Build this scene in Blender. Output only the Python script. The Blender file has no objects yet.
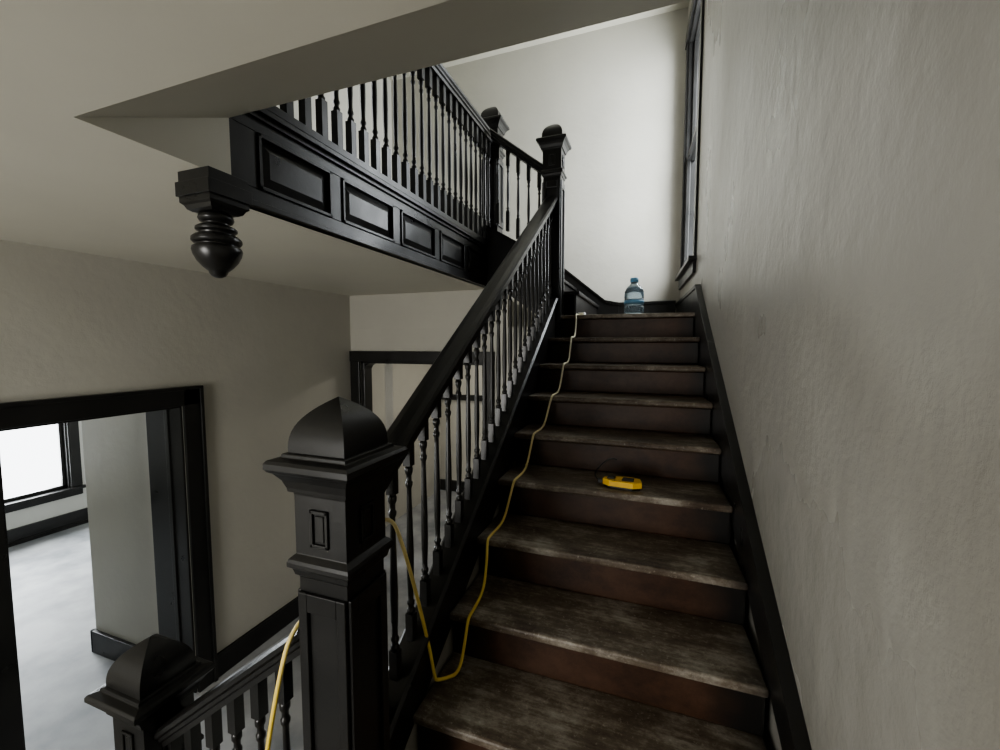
import bpy, math
from mathutils import Vector
ZOFF=2.71
scene=bpy.context.scene
# ---------------- materials ----------------
def nt(name):
    m=bpy.data.materials.new(name); m.use_nodes=True
    n=m.node_tree.nodes; l=m.node_tree.links
    return m,n,l,n['Principled BSDF']
def noise_mat(name,c1,c2,scale=4,rough=.5,bump=.0,bscale=40,detail=5,lo=.35,hi=.65,rr=None,coat=0,stretch=None,bstretch=None,bdet=6,bdist=.01):
    m,n,l,b=nt(name)
    tc=n.new('ShaderNodeTexCoord'); src=tc.outputs['Object']
    if stretch:
        mp=n.new('ShaderNodeMapping'); mp.inputs['Scale'].default_value=stretch; l.new(src,mp.inputs[0]); src=mp.outputs[0]
    no=n.new('ShaderNodeTexNoise'); no.inputs['Scale'].default_value=scale; no.inputs['Detail'].default_value=detail
    l.new(src,no.inputs['Vector'])
    cr=n.new('ShaderNodeValToRGB'); cr.color_ramp.elements[0].position=lo; cr.color_ramp.elements[1].position=hi
    cr.color_ramp.elements[0].color=(*c1,1); cr.color_ramp.elements[1].color=(*c2,1)
    l.new(no.outputs['Fac'],cr.inputs[0]); l.new(cr.outputs[0],b.inputs['Base Color'])
    b.inputs['Roughness'].default_value=rough
    if rr:
        mr=n.new('ShaderNodeMapRange'); mr.inputs['To Min'].default_value=rr[0]; mr.inputs['To Max'].default_value=rr[1]
        mr.inputs['From Min'].default_value=.3; mr.inputs['From Max'].default_value=.7
        l.new(no.outputs['Fac'],mr.inputs['Value']); l.new(mr.outputs[0],b.inputs['Roughness'])
    if bump:
        n2=n.new('ShaderNodeTexNoise'); n2.inputs['Scale'].default_value=bscale; n2.inputs['Detail'].default_value=bdet
        n2.inputs['Roughness'].default_value=.6
        s2=tc.outputs['Object']
        if bstretch:
            mp=n.new('ShaderNodeMapping'); mp.inputs['Scale'].default_value=bstretch; l.new(s2,mp.inputs[0]); s2=mp.outputs[0]
        l.new(s2,n2.inputs['Vector'])
        bp=n.new('ShaderNodeBump'); bp.inputs['Strength'].default_value=bump; bp.inputs['Distance'].default_value=bdist
        l.new(n2.outputs['Fac'],bp.inputs['Height']); l.new(bp.outputs[0],b.inputs['Normal'])
    return m
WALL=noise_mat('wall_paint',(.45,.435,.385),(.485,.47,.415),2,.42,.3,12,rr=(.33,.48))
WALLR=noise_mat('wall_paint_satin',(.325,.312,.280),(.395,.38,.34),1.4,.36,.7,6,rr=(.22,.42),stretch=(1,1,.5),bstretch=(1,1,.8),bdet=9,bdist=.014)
CEIL=noise_mat('ceiling_paint',(.57,.55,.475),(.60,.58,.50),1.5,.6,.1,14)
WHITE=noise_mat('room_paint',(.58,.58,.55),(.62,.62,.59),2,.6,.05,20)
BLACK=noise_mat('black_satin_paint',(.010,.0098,.0093),(.015,.0145,.0137),5,.32,.04,60,rr=(.27,.36))
FLOORM=noise_mat('dusty_floor',(.16,.17,.18),(.34,.345,.35),2.6,.6,.1,30,detail=12,lo=.3,hi=.62)
YELP=noise_mat('yellow_plastic',(.85,.50,.01),(.9,.55,.02),30,.35)
DKP=noise_mat('black_plastic',(.01,.01,.01),(.02,.02,.02),30,.4)
WHP=noise_mat('white_plastic',(.7,.7,.68),(.8,.8,.78),30,.4)
BLUEP=noise_mat('blue_label',(.10,.28,.45),(.15,.34,.5),20,.4)
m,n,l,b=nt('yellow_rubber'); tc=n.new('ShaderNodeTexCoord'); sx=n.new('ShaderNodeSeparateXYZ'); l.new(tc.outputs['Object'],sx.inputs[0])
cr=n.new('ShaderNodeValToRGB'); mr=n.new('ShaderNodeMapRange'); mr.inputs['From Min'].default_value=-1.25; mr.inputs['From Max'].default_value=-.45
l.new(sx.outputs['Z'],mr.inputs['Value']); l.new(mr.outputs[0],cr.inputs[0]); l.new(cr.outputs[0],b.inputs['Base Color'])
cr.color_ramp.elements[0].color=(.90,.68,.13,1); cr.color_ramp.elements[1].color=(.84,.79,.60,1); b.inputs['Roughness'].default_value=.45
YEL=m
def tread_mat(name,dark,mid,light,rough,lo=.36,md=.50,hi=.66,blk=(.008,.007,.006,1),w0=.40,w1=.50,speck=.55,zf=0,zo=0):
    m,n,l,b=nt(name)
    tc=n.new('ShaderNodeTexCoord')
    mp=n.new('ShaderNodeMapping'); mp.inputs['Scale'].default_value=(.75,1.3,1); l.new(tc.outputs['Object'],mp.inputs[0])
    no=n.new('ShaderNodeTexNoise'); no.inputs['Scale'].default_value=4.2; no.inputs['Detail'].default_value=13; no.inputs['Roughness'].default_value=.78
    l.new(mp.outputs[0],no.inputs['Vector'])
    # wood grain running along each tread
    mg=n.new('ShaderNodeMapping'); mg.inputs['Scale'].default_value=(1.2,26,6); l.new(tc.outputs['Object'],mg.inputs[0])
    gr=n.new('ShaderNodeTexNoise'); gr.inputs['Scale'].default_value=2.5; gr.inputs['Detail'].default_value=6; l.new(mg.outputs[0],gr.inputs['Vector'])
    ga=n.new('ShaderNodeMath'); ga.operation='MULTIPLY_ADD'; ga.inputs[1].default_value=.22; ga.inputs[2].default_value=-.11; l.new(gr.outputs['Fac'],ga.inputs[0])
    sx=n.new('ShaderNodeSeparateXYZ'); l.new(tc.outputs['Object'],sx.inputs[0])
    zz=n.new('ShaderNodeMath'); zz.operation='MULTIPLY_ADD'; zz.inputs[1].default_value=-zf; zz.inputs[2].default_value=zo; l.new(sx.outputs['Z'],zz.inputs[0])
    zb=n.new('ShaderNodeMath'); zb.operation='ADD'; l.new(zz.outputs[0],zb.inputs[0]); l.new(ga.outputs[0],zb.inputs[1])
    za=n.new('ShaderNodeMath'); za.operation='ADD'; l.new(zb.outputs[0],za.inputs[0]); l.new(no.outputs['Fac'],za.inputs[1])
    cr=n.new('ShaderNodeValToRGB'); e=cr.color_ramp.elements
    e[0].position=lo; e[0].color=(*dark,1); e[1].position=hi; e[1].color=(*light,1)
    k=e.new(md); k.color=(*mid,1)
    l.new(za.outputs[0],cr.inputs[0])
    sp=n.new('ShaderNodeTexNoise'); sp.inputs['Scale'].default_value=60; sp.inputs['Detail'].default_value=8; sp.inputs['Roughness'].default_value=.7; l.new(tc.outputs['Object'],sp.inputs['Vector'])
    sr=n.new('ShaderNodeMapRange'); sr.inputs['From Min'].default_value=.58; sr.inputs['From Max'].default_value=.70; sr.inputs['To Max'].default_value=speck
    l.new(sp.outputs['Fac'],sr.inputs['Value'])
    ms=n.new('ShaderNodeMix'); ms.data_type='RGBA'; ms.inputs['B'].default_value=(light[0]*1.3,light[1]*1.3,light[2]*1.3,1)
    l.new(sr.outputs[0],ms.inputs['Factor']); l.new(cr.outputs[0],ms.inputs['A'])
    ab=n.new('ShaderNodeMath'); ab.operation='ABSOLUTE'; l.new(sx.outputs['X'],ab.inputs[0])
    n3=n.new('ShaderNodeTexNoise'); n3.inputs['Scale'].default_value=9; l.new(tc.outputs['Object'],n3.inputs['Vector'])
    ad=n.new('ShaderNodeMath'); ad.operation='MULTIPLY_ADD'; ad.inputs[1].default_value=.12; l.new(n3.outputs['Fac'],ad.inputs[0]); l.new(ab.outputs[0],ad.inputs[2])
    mr=n.new('ShaderNodeMapRange'); mr.inputs['From Min'].default_value=w0; mr.inputs['From Max'].default_value=w1
    l.new(ad.outputs[0],mr.inputs['Value'])
    mx=n.new('ShaderNodeMix'); mx.data_type='RGBA'; mx.inputs['B'].default_value=blk
    l.new(mr.outputs[0],mx.inputs['Factor']); l.new(ms.outputs['Result'],mx.inputs['A']); l.new(mx.outputs['Result'],b.inputs['Base Color'])
    b.inputs['Roughness'].default_value=rough
    bp=n.new('ShaderNodeBump'); bp.inputs['Strength'].default_value=.25; bp.inputs['Distance'].default_value=.005; l.new(za.outputs[0],bp.inputs['Height']); l.new(bp.outputs[0],b.inputs['Normal'])
    return m
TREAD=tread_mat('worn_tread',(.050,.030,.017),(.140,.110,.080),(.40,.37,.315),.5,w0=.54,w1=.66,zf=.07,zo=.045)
RISER=tread_mat('mahogany_riser',(.024,.011,.006),(.055,.026,.014),(.10,.055,.034),.42,hi=.76,speck=.12,w0=.42,w1=.56)
m,n,l,b=nt('clear_plastic'); b.inputs['Base Color'].default_value=(.66,.80,.90,1); b.inputs['Roughness'].default_value=.1; b.inputs['Transmission Weight'].default_value=.85; b.inputs['IOR'].default_value=1.2; JUG=m

# ---------------- mesh builder ----------------
YL=3.40
SK=.04
class MB:
    def __init__(s,skew=False): s.v=[];s.f=[];s.m=[];s.sm=[];s.mats=[];s.skew=skew
    def mi(s,mat):
        if mat not in s.mats: s.mats.append(mat)
        return s.mats.index(mat)
    def add(s,vs,fs,mat,smooth=False):
        o=len(s.v); s.v+=[tuple(v) for v in vs]; k=s.mi(mat)
        for f in fs: s.f.append(tuple(i+o for i in f)); s.m.append(k); s.sm.append(smooth)
    def box(s,x0,x1,y0,y1,z0,z1,mat=None):
        x0,x1=min(x0,x1),max(x0,x1);y0,y1=min(y0,y1),max(y0,y1);z0,z1=min(z0,z1),max(z0,z1)
        vs=[(x,y,z) for z in(z0,z1) for y in(y0,y1) for x in(x0,x1)]
        s.add(vs,[(0,2,3,1),(4,5,7,6),(0,1,5,4),(2,6,7,3),(0,4,6,2),(1,3,7,5)],mat)
    def prism(s,poly,axis,a0,a1,mat,smooth=False):
        def P(p,a):
            if axis=='x': return (a,p[0],p[1])
            if axis=='y': return (p[0],a,p[1])
            return (p[0],p[1],a)
        n=len(poly); vs=[P(p,a0) for p in poly]+[P(p,a1) for p in poly]
        fs=[tuple(range(n)),tuple(range(2*n-1,n-1,-1))]+[(i,(i+1)%n,n+(i+1)%n,n+i) for i in range(n)]
        s.add(vs,fs,mat)
    def sweep(s,prof,p0,p1,side,mat):
        p0=Vector(p0);p1=Vector(p1);sd=Vector(side);up=Vector((0,0,1));n=len(prof)
        vs=[p0+sd*a+up*b for a,b in prof]+[p1+sd*a+up*b for a,b in prof]
        fs=[tuple(range(n)),tuple(range(2*n-1,n-1,-1))]+[(i,(i+1)%n,n+(i+1)%n,n+i) for i in range(n)]
        s.add(vs,fs,mat)
    def lathe(s,prof,cx,cy,mat,n=12,smooth=True):
        vs=[];fs=[]
        for r,z in prof:
            for i in range(n):
                a=2*math.pi*i/n; vs.append((cx+r*math.cos(a),cy+r*math.sin(a),z))
        for j in range(len(prof)-1):
            for i in range(n):
                fs.append((j*n+i,j*n+(i+1)%n,(j+1)*n+(i+1)%n,(j+1)*n+i))
        fs.append(tuple(range(n-1,-1,-1))); fs.append(tuple((len(prof)-1)*n+i for i in range(n)))
        s.add(vs,fs,mat,smooth)
    def sq(s,prof,cx,cy,mat,smooth=False):
        D=[(-1,-1),(1,-1),(1,1),(-1,1)]
        for k in range(4):
            a=D[k];b=D[(k+1)%4]; vs=[];fs=[]
            for h,z in prof:
                vs.append((cx+a[0]*h,cy+a[1]*h,z)); vs.append((cx+b[0]*h,cy+b[1]*h,z))
            for j in range(len(prof)-1): fs.append((2*j,2*j+1,2*j+3,2*j+2))
            s.add(vs,fs,mat,smooth)
    def done(s,name,bevel=0,origin=None):
        me=bpy.data.meshes.new(name)
        if s.skew: s.v=[(x+SK*(YL-y),y,z) if x>.15 else (x,y,z) for x,y,z in s.v]
        if origin is None:
            xs=[v[0] for v in s.v];ys=[v[1] for v in s.v];zs=[v[2] for v in s.v]
            origin=((min(xs)+max(xs))/2,(min(ys)+max(ys))/2,min(zs))
        me.from_pydata([(v[0]-origin[0],v[1]-origin[1],v[2]-origin[2]) for v in s.v],[],s.f)
        for mt in s.mats: me.materials.append(mt)
        for p,k,sm in zip(me.polygons,s.m,s.sm): p.material_index=k; p.use_smooth=sm
        import bmesh
        bm=bmesh.new(); bm.from_mesh(me); bmesh.ops.recalc_face_normals(bm,faces=bm.faces); bm.to_mesh(me); bm.free()
        ob=bpy.data.objects.new(name,me); scene.collection.objects.link(ob)
        ob.location=(origin[0],origin[1],origin[2]+ZOFF)
        if bevel:
            md=ob.modifiers.new('bevel','BEVEL'); md.width=bevel; md.segments=2; md.limit_method='ANGLE'; md.angle_limit=math.radians(40)
        return ob
def wallx(name,x0,x1,y0,y1,z0,z1,ops,mat,skew=False):
    b=MB(skew); y=y0
    for (ya,yb,za,zb) in sorted(ops):
        if ya>y: b.box(x0,x1,y,ya,z0,z1,mat)
        if za>z0: b.box(x0,x1,ya,yb,z0,za,mat)
        if zb<z1: b.box(x0,x1,ya,yb,zb,z1,mat)
        y=yb
    if y<y1: b.box(x0,x1,y,y1,z0,z1,mat)
    return b.done(name)
def wally(name,y0,y1,x0,x1,z0,z1,ops,mat):
    b=MB(); x=x0
    for (xa,xb,za,zb) in sorted(ops):
        if xa>x: b.box(x,xa,y0,y1,z0,z1,mat)
        if za>z0: b.box(xa,xb,y0,y1,z0,za,mat)
        if zb<z1: b.box(xa,xb,y0,y1,zb,z1,mat)
        x=xb
    if x<x1: b.box(x,x1,y0,y1,z0,z1,mat)
    return b.done(name)

# ---------------- key dimensions (relative to eye height 0) ----------------
XR=.32; XL=-3.28; YB=3.99; YF=4.9
ZM=-2.71; ZC=.56; ZU=.85; ZTOP=3.42; ZP=-1.63
T=.28; R=.187; ZL=.24
SXL=-.74; RX=-.78; FX=-1.36
WY0,WY1,WZ0,WZ1=3.78,4.70,.70,2.95
# ---------------- shell ----------------
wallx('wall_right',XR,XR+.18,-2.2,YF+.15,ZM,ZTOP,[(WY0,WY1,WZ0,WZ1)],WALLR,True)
D1=(1.16,2.11,ZM,-.45)
wallx('wall_left',XL-.40,XL,-2.2,YB+.01,ZM,ZC+.0,[D1],WALL)
UW=(1.2,2.3,ZU+.7,ZU+2.2)
wallx('wall_left.001',XL-.40,XL,-2.2,YF+.15,ZU,ZTOP,[UW],WALL)
D2=(-3.15,-1.62,ZM,-.19)
wally('wall_back',YB,YB+.14,XL,XR,ZM,ZL-.06,[D2],WALL)
b=MB(); b.box(XL,FX,YB,YB+.14,ZL-.06,ZC,WALL); b.done('wall_back.001')
wally('wall_far',YF,YF+.15,XL,XR,ZL-.1,ZTOP,[],WALL)
NW=(-2.6,-1.2,-1.6,.2)
wally('wall_rear',-2.35,-2.2,XL-.4,XR+.5,ZM,ZTOP,[NW],WALL)
b=MB(); b.box(-8.3,1.0,-2.35,7.2,ZM-.1,ZM,FLOORM); b.done('floor')
b=MB(); b.box(XL-.4,XR+.5,-2.35,YF+.15,ZTOP,ZTOP+.1,CEIL); b.done('ceiling_upper')
b=MB(True)
YC,YO,ZO=.655,1.07,.76
b.box(XL,FX+.005,-2.2,YO,ZC,ZU,CEIL)
b.box(XL,FX-.04,YO,YB,ZC,ZU,CEIL)
b.box(XL,FX-.04,YB,YF,ZC,ZU,CEIL)
b.prism([(-2.2,ZC),(YC,ZC),(YO,ZO),(YO,ZU),(-2.2,ZU)],'x',FX+.005,XR,CEIL)
b.done('ceiling')
# room beyond left door
b=MB(); b.box(-8.3,XL-.40,-2.35,5.4,ZC,ZC+.1,WHITE); b.done('ceiling_side_room')
wallx('wall_window_side',-8.3,-8.1,-2.35,5.4,ZM,ZC,[(1.7,3.58,-2.12,.1)],WHITE)
b=MB(); b.box(-8.1,XL-.40,5.2,5.4,ZM,ZC,WHITE); b.done('wall_side_room_end')
b=MB(); b.box(-8.1,XL-.40,-2.35,-2.2,ZM,ZC,WHITE); b.done('wall_side_room_near')
b=MB(); b.box(-4.57,XL-.40,2.12,2.32,ZM,ZC,WALL); b.done('wall_stub')
b=MB(); b.box(-4.60,XL-.42,2.09,2.12,ZM,ZM+.2,BLACK); b.box(-4.60,-4.57,2.09,2.35,ZM,ZM+.2,BLACK); b.done('baseboard_stub',.004)
b=MB(); b.box(-8.1,-8.07,-2.2,5.2,ZM,ZM+.22,BLACK); b.box(-8.1,-8.05,-2.2,5.2,ZM,ZM+.05,BLACK); b.done('baseboard_window_side')
# room beyond back door
b=MB(); b.box(XL-.4,XR+.18,6.9,7.05,ZM,ZC,WALL); b.done('wall_back_room')
b=MB(); b.box(XL-.5,XL-.4,YB+.14,7.0,ZM,ZC,WALL); b.done('wall_back_room_left')
b=MB(); b.box(XR,XR+.1,YF+.15,7.0,ZM,ZC,WALL); b.done('wall_back_room_right')
b=MB(); b.box(XL-.4,XR,YF+.15,7.0,ZC-.1,ZC,CEIL); b.done('ceiling_back_room')
b=MB(); b.box(XL-.4,XR,6.86,6.9,-1.0,-.9,BLACK); b.box(XL-.4,XR,6.87,6.9,ZM,ZM+.2,BLACK); b.done('trim_chair_rail')

# windows
def window_x(name,xin,xout,ya,yb,za,zb,side,cw=.12,sillp=.08,skew=False,t=.03,rec=.05,f=.045):
    b=MB(skew); s=side
    xi=xin
    b.box(xi,xi+s*t,ya-cw,ya,za,zb+cw,BLACK); b.box(xi,xi+s*t,yb,yb+cw,za,zb+cw,BLACK)
    b.box(xi,xi+s*(t+.01),ya-cw-.02,yb+cw+.02,zb,zb+cw+.02,BLACK)
    b.box(xi+s*-.06,xi+s*sillp,ya-cw-.03,yb+cw+.03,za-.035,za,BLACK)
    b.box(xi,xi+s*.025,ya-cw,yb+cw,za-.13,za-.035,BLACK)
    xa=xi-s*rec; xb=xi-s*(rec+.035)
    b.box(xi,xi-s*.16,ya,ya+.02,za,zb,BLACK);b.box(xi,xi-s*.16,yb-.02,yb,za,zb,BLACK);b.box(xi,xi-s*.16,ya,yb,zb-.02,zb,BLACK)
    zm=(za+zb)/2
    for (z0,z1,o) in((za,zm+.02,0),(zm-.02,zb,-s*.036)):
        b.box(xa+o,xb+o,ya+.02,ya+.02+f,z0,z1,BLACK);b.box(xa+o,xb+o,yb-.02-f,yb-.02,z0,z1,BLACK)
        b.box(xa+o,xb+o,ya+.02,yb-.02,z0,z0+f,BLACK);b.box(xa+o,xb+o,ya+.02,yb-.02,z1-f,z1,BLACK)
    return b.done(name,.003)
window_x('window_1',XR,XR+.18,WY0,WY1,WZ0,WZ1,-1,.09,.06,True,.018,.006,.035)
window_x('window_2',-8.1,-8.3,1.7,3.58,-2.12,.1,1,.13)
window_x('window_3',XL,XL-.4,UW[0],UW[1],UW[2],UW[3],1)
def door_x(name,x,xback,ya,yb,z0,zt,cw=.14):
    b=MB();
    for (p,q) in((ya-cw,ya),(yb,yb+cw)):
        b.box(x,x+.025,p,q,z0,zt+cw,BLACK)
    b.box(x,x+.025,ya-cw,yb+cw,zt,zt+cw,BLACK)
    b.box(x,x+.04,ya-cw-.0,ya-cw+.025,z0,zt+cw,BLACK); b.box(x,x+.04,yb+cw-.025,yb+cw,z0,zt+cw,BLACK); b.box(x,x+.04,ya-cw,yb+cw,zt+cw-.025,zt+cw,BLACK)
    b.box(xback,x,yb-.015,yb,z0,zt,BLACK); b.box(xback,x,ya,ya+.015,z0,zt,BLACK); b.box(xback,x,ya,yb,zt-.015,zt,BLACK)
    b.box(x-.17,x-.13,yb-.027,yb-.015,z0,zt,BLACK); b.box(x-.17,x-.13,ya+.015,ya+.027,z0,zt,BLACK)
    return b.done(name,.004)
door_x('door_frame_1',XL,XL-.40,D1[0],D1[1],ZM,D1[3])
b=MB(); cw=.12; x0,x1,_,zt=D2
for (p,q) in((x0-cw,x0),(x1,x1+cw)): b.box(p,q,YB-.03,YB,ZM,zt+cw,BLACK)
b.box(x0-cw,x1+cw,YB-.04,YB,zt,zt+cw,BLACK)
b.box(x0,x0+.05,YB,YB+.14,ZM,zt,BLACK);b.box(x1-.02,x1,YB,YB+.14,ZM,zt,BLACK);b.box(x0,x1,YB,YB+.14,zt-.02,zt,BLACK)
b.prism([(x0+.05,zt-.02),(x0+.05,zt-.09),(x0+.07,zt-.05),(x0+.12,zt-.02)],'y',YB,YB+.14,BLACK)
b.done('door_frame_2',.004)
b=MB()
for (p,q) in((-2.2,D1[0]-.14),(D1[1]+.14,YB-.03)):
    b.box(XL,XL+.02,p,q,ZM,ZM+.2,BLACK); b.box(XL,XL+.028,p,q,ZM+.17,ZM+.2,BLACK)
b.done('baseboard_left',.003)
b=MB(); b.box(x1+cw,-.86,YB-.02,YB,ZM,ZM+.2,BLACK); b.done('baseboard_back')

# ---------------- main staircase ----------------
b=MB(True); xa,xb=SXL,XR-.03
for k in range(1,10):
    y=YL-k*T; z=ZL-k*R
    b.box(xa,xb,y,y+T+.045,z-.032,z,TREAD)
    b.box(xa,xb,y+.03,y+.05,z-R,z-.032,RISER)
b.box(xa,xb,YL+.03,YL+.05,ZL-R,ZL-.032,RISER)
stair=b.done('staircase',.009,origin=(-.20,0,ZP))
def nz(y): return ZL+(y-YL)*R/T
b=MB()
y0,y1=.60,YL+.02
b.prism([(y0,max(ZP,nz(y0)-.3)),(y1,nz(y1)-.30),(y1,nz(y1)+.15),(y0,nz(y0)+.15)],'x',-.80,SXL,BLACK)
b.sweep([(-.052,0),(.052,0),(.052,.016),(.040,.028),(-.040,.028),(-.052,.016)],(RX+.01,y0,nz(y0)+.15),(RX+.01,y1,nz(y1)+.15),(1,0,0),BLACK)
b.prism([(y0,nz(y0)-.02),(y1,nz(y1)-.02),(y1,nz(y1)+.0),(y0,nz(y0)+.0)],'x',-.815,-.80,BLACK)
b.done('stair_stringer',.003)
b=MB(True); h=.17
ye=YL+.0
b.prism([(-.0,ZP),(.4,ZP),(y1,nz(y1)-.30),(ye+.02,nz(ye)+h),(.42,nz(.42)+h),(.42,ZP+.2),(0,ZP+.2)],'x',XR-.03,XR,BLACK)
b.prism([(.42,nz(.42)+h-.005),(ye,nz(ye)+h-.005),(ye,nz(ye)+h+.025),(.42,nz(.42)+h+.025)],'x',XR-.04,XR,BLACK)
b.box(XR-.03,XR,ye,YF,ZL,ZL+h+.02,BLACK); b.box(XR-.04,XR,ye,YF,ZL+h,ZL+h+.03,BLACK)
b.box(XR-.03,XR,-2.2,0,ZP,ZP+.2,BLACK)
b.done('baseboard_right',.003)
b=MB(); b.prism([(.6,ZM),(YB,ZM),(YB,ZL-.07),(YL+.02,ZL-.07),(YL+.02,nz(y1)-.30),(.6,max(ZP,nz(.6)-.3))],'x',-.795,-.75,WALL); b.done('wall_under_stair')
b=MB(True); b.box(-.78,XR,-2.2,.62,ZP-.12,ZP,TREAD); b.box(-.80,-.75,-2.2,.60,ZM,ZP-.0,WALL); b.done('landing_lower')
b=MB(True); b.box(-.80,XR,YL+.05,YF,ZL-.06,ZL,TREAD); b.box(SXL,XR-.03,YL,YL+.06,ZL-.032,ZL,TREAD); b.done('landing_upper',.006)
# flight 2
b=MB(); R2=(ZU-ZL)/3; x=-.80
for k in range(3):
    xs=-.60-k*.255; z=ZL+R2*(k+1)
    b.box(xs-.0,xs-.02,YL+.1,YF,z-R2,z-.03,RISER)
    if k<2: b.box(xs+.025,xs-.275,YL+.1,YF,z-.03,z,TREAD)
    else: b.box(xs+.025,FX-.04,YL+.1,YF,z-.03,z,TREAD)
b.done('staircase.001',.004,origin=(-1.5,4,ZL))
def n2(x): return ZL+R2+(-.60-x)*R2/.255
b=MB()
b.prism([(-.72,ZL-.12),(-.72,n2(-.72)+.08),(FX+.02,n2(FX+.02)-.03),(FX+.02,ZC-.05),(-1.2,ZC-.1)],'y',YL-.02,YL+.07,BLACK)
b.sweep([(-.05,0),(.05,0),(.05,.02),(-.05,.02)],(-.76,YL+.03,n2(-.76)+.08),(FX,YL+.03,n2(FX)-.05),(0,1,0),BLACK)
b.done('stair_stringer.001')
b=MB(); b.prism([(-.80,ZL-.07),(-.80,ZL),(-1.4,ZC+.1),(-1.4,ZC-.03)],'y',YL+.07,YF,CEIL); b.done('ceiling_stair_soffit')
b=MB(True)
b.prism([(-.36,ZL),(-.36,ZL+.2),(-.50,ZL+.23),(-1.30,ZU+.27),(-1.30,ZU),(-.60,ZL)],'y',YF-.03,YF,BLACK)
b.prism([(-.36,ZL+.2),(-.36,ZL+.23),(-.51,ZL+.26),(-1.30,ZU+.30),(-1.30,ZU+.27),(-.50,ZL+.23)],'y',YF-.045,YF,BLACK)
b.box(-.36,XR-.04,YF-.03,YF,ZL,ZL+.2,BLACK); b.box(-.36,XR-.04,YF-.045,YF,ZL+.2,ZL+.23,BLACK)
b.box(XL,-1.30,YF-.03,YF,ZU,ZU+.27,BLACK)
b.done('baseboard_far',.003)
# ---------------- newels ----------------
def newel(name,cx,cy,zb,zt,w,pend=None):
    b=MB(); h=w/2; s=w/.15
    H=.135*s; hd=1.16*h
    dome=[]
    for i in range(17):
        t=i/16
        u=math.sin(t*math.pi/2)
        dome.append((hd*(1-u**2.7)+.0005,zt-H+H*u))
    b.sq(dome[::-1],cx,cy,BLACK,True)
    L=[(hd,-.135),(1.30*h,-.137),(1.32*h,-.147),(1.62*h,-.150),(1.70*h,-.158),(1.70*h,-.172),(1.62*h,-.180),(1.50*h,-.186),(1.32*h,-.205),(1.22*h,-.226),(1.20*h,-.236),(1.08*h,-.238),(1.06*h,-.246),(1.06*h,-.40),
       (1.14*h,-.405),(1.24*h,-.412),(1.28*h,-.42),(1.28*h,-.432),(1.16*h,-.438),(1.10*h,-.455),(1.0*h,-.462)]
    prof=[(a,zt+z*s) for a,z in L]
    prof.append((h,zb)); 
    b.sq(prof,cx,cy,BLACK)
    b.box(cx-h-.015,cx+h+.015,cy-h-.015,cy+h+.015,zb,zb+.14,BLACK)
    zc=zt-.325*s; e=1.06*h
    zs1=zt-.50*s; zs0=zb+.2
    for (ax,sg) in(('x',1),('x',-1),('y',1),('y',-1)):
        def fb(u0,u1,z0,z1,base,dep):
            if ax=='x': b.box(cx+sg*base,cx+sg*(base+dep),cy+u0,cy+u1,z0,z1,BLACK)
            else: b.box(cx+u0,cx+u1,cy+sg*base,cy+sg*(base+dep),z0,z1,BLACK)
        t=.009*s
        qz=.048*s; qx=.028*s
        fb(-qx,qx,zc-qz,zc-qz+t,e,.007); fb(-qx,qx,zc+qz-t,zc+qz,e,.007); fb(-qx,-qx+t,zc-qz,zc+qz,e,.007); fb(qx-t,qx,zc-qz,zc+qz,e,.007)
        fb(-qx+t*1.6,qx-t*1.6,zc-qz+t*1.6,zc+qz-t*1.6,e,.004)
        fb(-h*.99,-h*.62,zs0,zs1,h,.010); fb(h*.62,h*.99,zs0,zs1,h,.010); fb(-h*.62,h*.62,zs1-.05,zs1,h,.010); fb(-h*.62,h*.62,zs0,zs0+.05,h,.010)
    return b.done(name,.0025)
newel('newel_post',-.77,.885,nz(.885)-.02,-.135,.15)
newel('newel_post.001',-1.60,.885,ZM+.18,-1.0,.15)
newel('newel_post.002',-.78,YL+.03,ZL-.25,1.76,.14)
newel('newel_post.003',FX-.02,3.62,ZU,2.10,.14)
# ---------------- balusters / railings ----------------
TP=[(0,.0100),(.012,.0145),(.025,.0150),(.035,.0110),(.05,.0095),(.065,.0135),(.08,.0140),(.092,.0100),(.14,.0098),(.24,.0120),(.36,.0130),(.46,.0125),(.62,.0105),(.80,.0085),(.85,.0085),(.87,.0125),(.89,.0130),(.90,.0092),(.935,.0092),(.955,.0138),(.98,.0142),(1,.0100)]
def baluster(b,cx,cy,z0,z1,zs0,zs1,h=.0145,k=1.0):
    b.box(cx-h,cx+h,cy-h,cy+h,z0,zs0,BLACK); b.box(cx-h,cx+h,cy-h,cy+h,zs1,z1,BLACK)
    b.lathe([(r*k,zs0+(zs1-zs0)*t) for t,r in TP],cx,cy,BLACK,10)
RP0=[(-.026,-.07),(.026,-.07),(.028,-.052),(.036,-.046),(.037,-.034),(.045,-.026),(.047,-.012),(.038,-.003),(.018,0),(-.018,0),(-.038,-.003),(-.047,-.012),(-.045,-.026),(-.037,-.034),(-.036,-.046),(-.028,-.052)]
RP=[(a*1.12,c*1.15) for a,c in RP0]
b=MB(); ya,yb=.97,YL-.03
off=.965
def rz(y): return nz(y)+off
b.sweep(RP,(RX,ya-.02,rz(ya-.02)),(RX,yb,rz(yb)),(1,0,0),BLACK)
N=24
for i in range(N):
    y=ya+.06+(yb-ya-.1)*i/(N-1)
    z0=nz(y)+.165; z1=rz(y)-.07
    baluster(b,RX,y,z0,z1,z0+.10,z1-.10)
b.done('stair_railing')
b=MB(); ya,yb=1.10,3.56; zr=1.83
b.sweep(RP,(FX-.02,ya-.0,zr),(FX-.02,yb,zr),(1,0,0),BLACK)
b.box(FX-.065,FX+.03,ya,yb,ZU,ZU+.03,BLACK)
N=26
for i in range(N):
    y=ya+.05+(yb-ya-.09)*i/(N-1)
    baluster(b,FX-.02,y,ZU+.03,zr-.07,ZU+.21,zr-.2,.0175,1.1)
b.done('balcony_railing')
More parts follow.
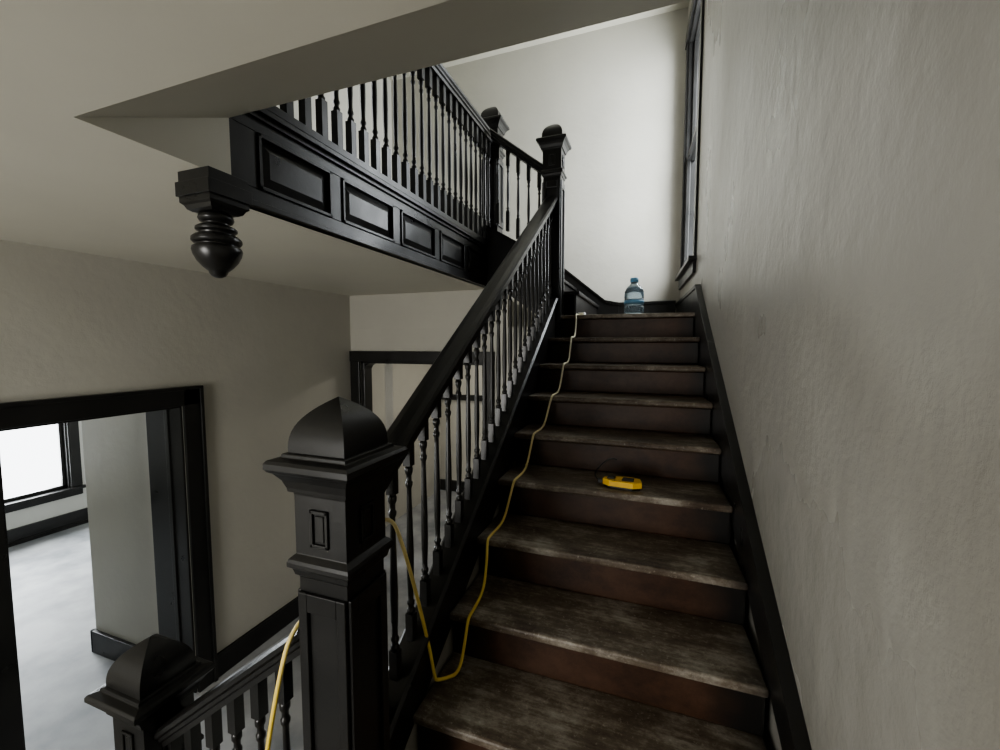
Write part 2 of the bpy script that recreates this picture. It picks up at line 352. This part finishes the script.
b=MB(); x0,x1=-.85,FX+.05
def r2(x): return 1.44+(x-x0)*(1.80-1.44)/(x1-x0)
b.sweep(RP,(x0,YL+.03,r2(x0)),(x1,YL+.03,r2(x1)),(0,1,0),BLACK)
for i in range(5):
    x=x0-.05+(x1-x0+.1)*i/4
    zb=n2(x)+.06
    baluster(b,x,YL+.03,zb,r2(x)-.06,zb+.16,r2(x)-.2)
b.done('stair_railing.001')
b=MB(); LT=.26; LR=(ZP-ZM)/6
for k in range(1,6):
    xs=-.80-(k-1)*.2; z=ZP-k*LR
    b.box(xs-.225,xs,-.35,.83,z-.03,z,TREAD); b.box(xs,xs-.02,-.35,.83,z,z+LR-.03,RISER)
xs=-.80-5*.2
b.box(xs,xs-.02,-.35,.83,ZM,ZM+LR-.03,RISER)
b.done('staircase.002',.004)
def lz(x): return ZP-.0+(x+.80)*(LR/.2)
b=MB()
b.prism([(-.845,lz(-.845)+.12),(-1.68,lz(-1.68)+.12),(-1.95,ZM),(-.845,ZM)],'y',.83,.94,BLACK)
b.done('stair_stringer.002')
b=MB(); xa,xb=-.845,-1.53
def lr(x): return -.755+(x+.87)*.80
b.sweep(RP,(xa,.885,lr(xa)),(xb,.885,lr(xb)),(0,1,0),BLACK)
for i in range(7):
    x=xa-.05-(.62)*i/6
    z0=lz(x)+.11; z1=lr(x)-.07
    baluster(b,x,.885,z0,z1,z0+.12,z1-.12,.0165,1.1)
b.done('stair_railing.002')
# ---------------- balcony fascia & pendant ----------------
b=MB(); ya,yb=1.07,3.60; z0=.497; f=FX
b.box(f-.04,f-.012,ya,yb,z0,ZU,BLACK)
P=[(1.18,1.55),(1.62,2.03),(2.10,2.50),(2.57,2.96),(3.03,3.42)]
zb0,zb1=.565,.765
b.box(f-.012,f,ya,yb,z0,zb0,BLACK); b.box(f-.012,f,ya,yb,zb1,ZU,BLACK)
e=[ya]+[v for p in P for v in p]+[yb]
for i in range(0,len(e),2): b.box(f-.012,f,e[i],e[i+1],zb0,zb1,BLACK)
for (p,q) in P:
    m_=.022
    b.box(f-.012,f+.008,p,q,zb0,zb0+.014,BLACK);b.box(f-.012,f+.008,q,p,zb1-.014,zb1,BLACK)
    b.box(f-.012,f+.008,p,p+.014,zb0,zb1,BLACK);b.box(f-.012,f+.008,q-.014,q,zb0,zb1,BLACK)
    a0,a1,c0,c1=p+m_,q-m_,zb0+m_,zb1-m_; g=.03; xx0=f-.012; xx1=f-.001
    vs=[(xx0,a0,c0),(xx0,a1,c0),(xx0,a1,c1),(xx0,a0,c1),(xx1,a0+g,c0+g),(xx1,a1-g,c0+g),(xx1,a1-g,c1-g),(xx1,a0+g,c1-g)]
    b.add(vs,[(0,1,5,4),(1,2,6,5),(2,3,7,6),(3,0,4,7),(4,5,6,7)],BLACK)
b.box(f-.04,f+.012,ya,yb,z0,z0+.02,BLACK)
b.box(f-.06,f+.012,ya,yb,ZU-.04,ZU-.02,BLACK); b.box(f-.06,f+.028,ya,yb,ZU-.02,ZU+.003,BLACK)
b.done('balcony_fascia',.002)
b=MB(); cx,cy=FX-.03,1.035
b.sq([(.0,ZC),(.070,ZC),(.070,.462),(.062,.455),(.056,.443),(.046,.437),(.0,.432)],cx,cy,BLACK)
b.box(cx-.077,cx+.077,cy-.077,cy+.077,.48,.525,BLACK)
pp=[(.040,.437),(.050,.430),(.053,.420),(.048,.411),(.038,.407),(.038,.400),(.052,.396),(.061,.389),(.061,.381),(.052,.375),(.050,.368),(.064,.364),(.073,.356),(.074,.345),(.068,.338),(.060,.336),(.060,.330),(.072,.326),(.074,.316),(.070,.300),(.060,.280),(.045,.262),(.034,.252),(.029,.248),(.026,.240),(.020,.232),(.010,.227),(.001,.226)]
b.lathe(pp,cx,cy,BLACK,28)
b.done('newel_pendant',.0015)

# ---------------- cord ----------------
def cord(name,pts,r,mat,parent=None):
    cu=bpy.data.curves.new(name,'CURVE'); cu.dimensions='3D'; cu.bevel_depth=r; cu.bevel_resolution=3; cu.resolution_u=8
    sp=cu.splines.new('NURBS'); sp.points.add(len(pts)-1); sp.order_u=3; sp.use_endpoint_u=True
    o=pts[0]
    for p,q in zip(sp.points,pts): p.co=(q[0]-o[0],q[1]-o[1],q[2]-o[2],1)
    cu.materials.append(mat)
    ob=bpy.data.objects.new(name,cu); scene.collection.objects.link(ob); ob.location=(o[0],o[1],o[2]+ZOFF)
    return ob
xs=[-.58,-.565,-.565,-.58,-.62,-.645,-.68,-.65]
pts=[(-.575,3.62,ZL+.006),(-.58,3.5,ZL+.006)]
for k in range(0,8):
    y=YL-k*T; z=ZL-k*R; x=xs[k]; xn=xs[min(k+1,7)]
    pts+= [(x,y+.03,z+.007),(x,y-.012,z+.004),(x+(xn-x)*.3,y-.035,z-.06),(x+(xn-x)*.6,y-.09,z-R+.03),(x+(xn-x)*.8,y-.15,z-R+.008)]
pts=pts[:-1]+[(-.69,1.32,-1.235),(-.718,1.30,-1.235),(-.722,1.29,-1.22),(-.725,1.265,-1.10),(-.735,1.19,-.83),(-.752,1.13,-.62),(-.765,1.10,-.545),(-.80,1.05,-.55),(-.87,1.0,-.66),(-.89,.96,-.74),(-.90,.90,-.75),(-.895,.82,-.775),(-.91,.80,-.86),(-.95,.79,-1.05),(-.99,.79,-1.25),(-1.02,.79,-1.5),(-1.05,.75,-1.85)]
cord('extension_cord',pts,.0064,YEL)
b=MB(); b.box(-.60,-.545,3.60,3.68,ZL,ZL+.035,WHP); b.box(-.59,-.555,3.585,3.60,ZL+.006,ZL+.028,YEL); b.box(-.59,-.555,3.68,3.72,ZL+.005,ZL+.03,DKP); b.done('power_strip_plug',.004)
# ---------------- yellow tool ----------------
zt=ZL-5*R; cx,cy=-.125,2.10
b=MB()
b.prism([(cx-.09,cy-.02),(cx-.06,cy-.045),(cx+.055,cy-.055),(cx+.095,cy-.035),(cx+.085,cy+.028),(cx+.045,cy+.042),(cx-.05,cy+.035),(cx-.085,cy+.015)],'z',zt+.012,zt+.040,YELP)
b.prism([(cx-.085,cy-.018),(cx-.055,cy-.040),(cx+.05,cy-.050),(cx+.088,cy-.032),(cx+.08,cy+.028),(cx-.07,cy+.025)],'z',zt,zt+.014,DKP)
b.prism([(cx-.0,cy-.03),(cx+.055,cy-.034),(cx+.058,cy+.012),(cx+.005,cy+.018)],'z',zt+.040,zt+.045,DKP)
b.prism([(cx-.07,cy-.018),(cx-.035,cy-.024),(cx-.03,cy+.014),(cx-.065,cy+.012)],'z',zt+.040,zt+.048,DKP)
b.box(cx-.115,cx-.083,cy-.014,cy+.012,zt+.012,zt+.033,DKP)
t_=b.done('yellow_hand_tool',.005)
wire=cord('wire',[(cx-.11,cy,zt+.025),(cx-.135,cy+.02,zt+.03),(cx-.13,cy+.05,zt+.06),(cx-.09,cy+.07,zt+.10),(cx-.05,cy+.07,zt+.125),(cx-.03,cy+.06,zt+.115)],.0035,DKP)
mw=wire.location.copy(); wire.parent=t_; wire.location=mw-t_.location
# ---------------- jug ----------------
b=MB(); cx,cy=-.15,3.62
pr=[(.05,0),(.072,.008),(.077,.02),(.077,.07),(.072,.078),(.077,.086),(.077,.125),(.072,.133),(.077,.141),(.075,.19),(.060,.222),(.034,.248),(.027,.255),(.027,.275)]
b.lathe([(r,ZL+z) for r,z in pr],cx,cy,JUG,24)
b.lathe([(.032,ZL+.268),(.032,ZL+.298),(.028,ZL+.301)],cx,cy,BLUEP,20)
b.lathe([(.0785,ZL+.092),(.0785,ZL+.120)],cx,cy,BLUEP,24)
b.done('water_jug')
b=MB(); b.prism([(-.03,1.19),(.0,1.185),(.012,1.21),(-.01,1.225),(-.035,1.21)],'z',ZL-8*R+.0005,ZL-8*R+.003,WHP); b.done('paper_scrap')

# ---------------- lights ----------------
def area(name,loc,rot,sx,sy,p,col=(1,1,1)):
    L=bpy.data.lights.new(name,'AREA'); L.shape='RECTANGLE'; L.size=sx; L.size_y=sy; L.energy=p; L.color=col
    o=bpy.data.objects.new(name,L); o.location=(loc[0],loc[1],loc[2]+ZOFF); o.rotation_euler=rot; scene.collection.objects.link(o); return o
H=math.pi/2
area('daylight_window_1',(XR+.35,(WY0+WY1)/2,1.85),(0,H,math.radians(0)),2.2,.9,110,(.92,.97,1))
area('daylight_window_2',(-8.6,2.6,-1.0),(0,-H,0),2.2,1.9,270,(.92,.97,1))
area('daylight_window_3',(XL-.55,1.75,ZU+1.45),(0,-H,0),1.5,1.1,28,(.95,.98,1))
area('daylight_rear',(-1.9,-2.6,-.7),(H,0,0),1.4,1.8,72,(1,.965,.89))
area('back_room_fill',(-1.9,5.8,.3),(0,0,0),.5,.5,28,(1,.96,.88))  # added fill light brightening the room beyond the back door, no fixture there
w=bpy.data.worlds.new('World'); scene.world=w; w.use_nodes=True
bg=w.node_tree.nodes['Background']; bg.inputs[0].default_value=(.94,.97,1,1); bg.inputs[1].default_value=3.6
scene.view_settings.look='AgX - Medium High Contrast'
scene.view_settings.exposure=.3
# ---------------- camera ----------------
cam=bpy.data.cameras.new('camera'); co=bpy.data.objects.new('camera',cam); scene.collection.objects.link(co)
cam.lens=15.12; cam.sensor_width=36; cam.clip_start=.02
co.location=(0,0,ZOFF); co.rotation_euler=(math.radians(90-4.1),0,math.radians(19.9))
scene.camera=co
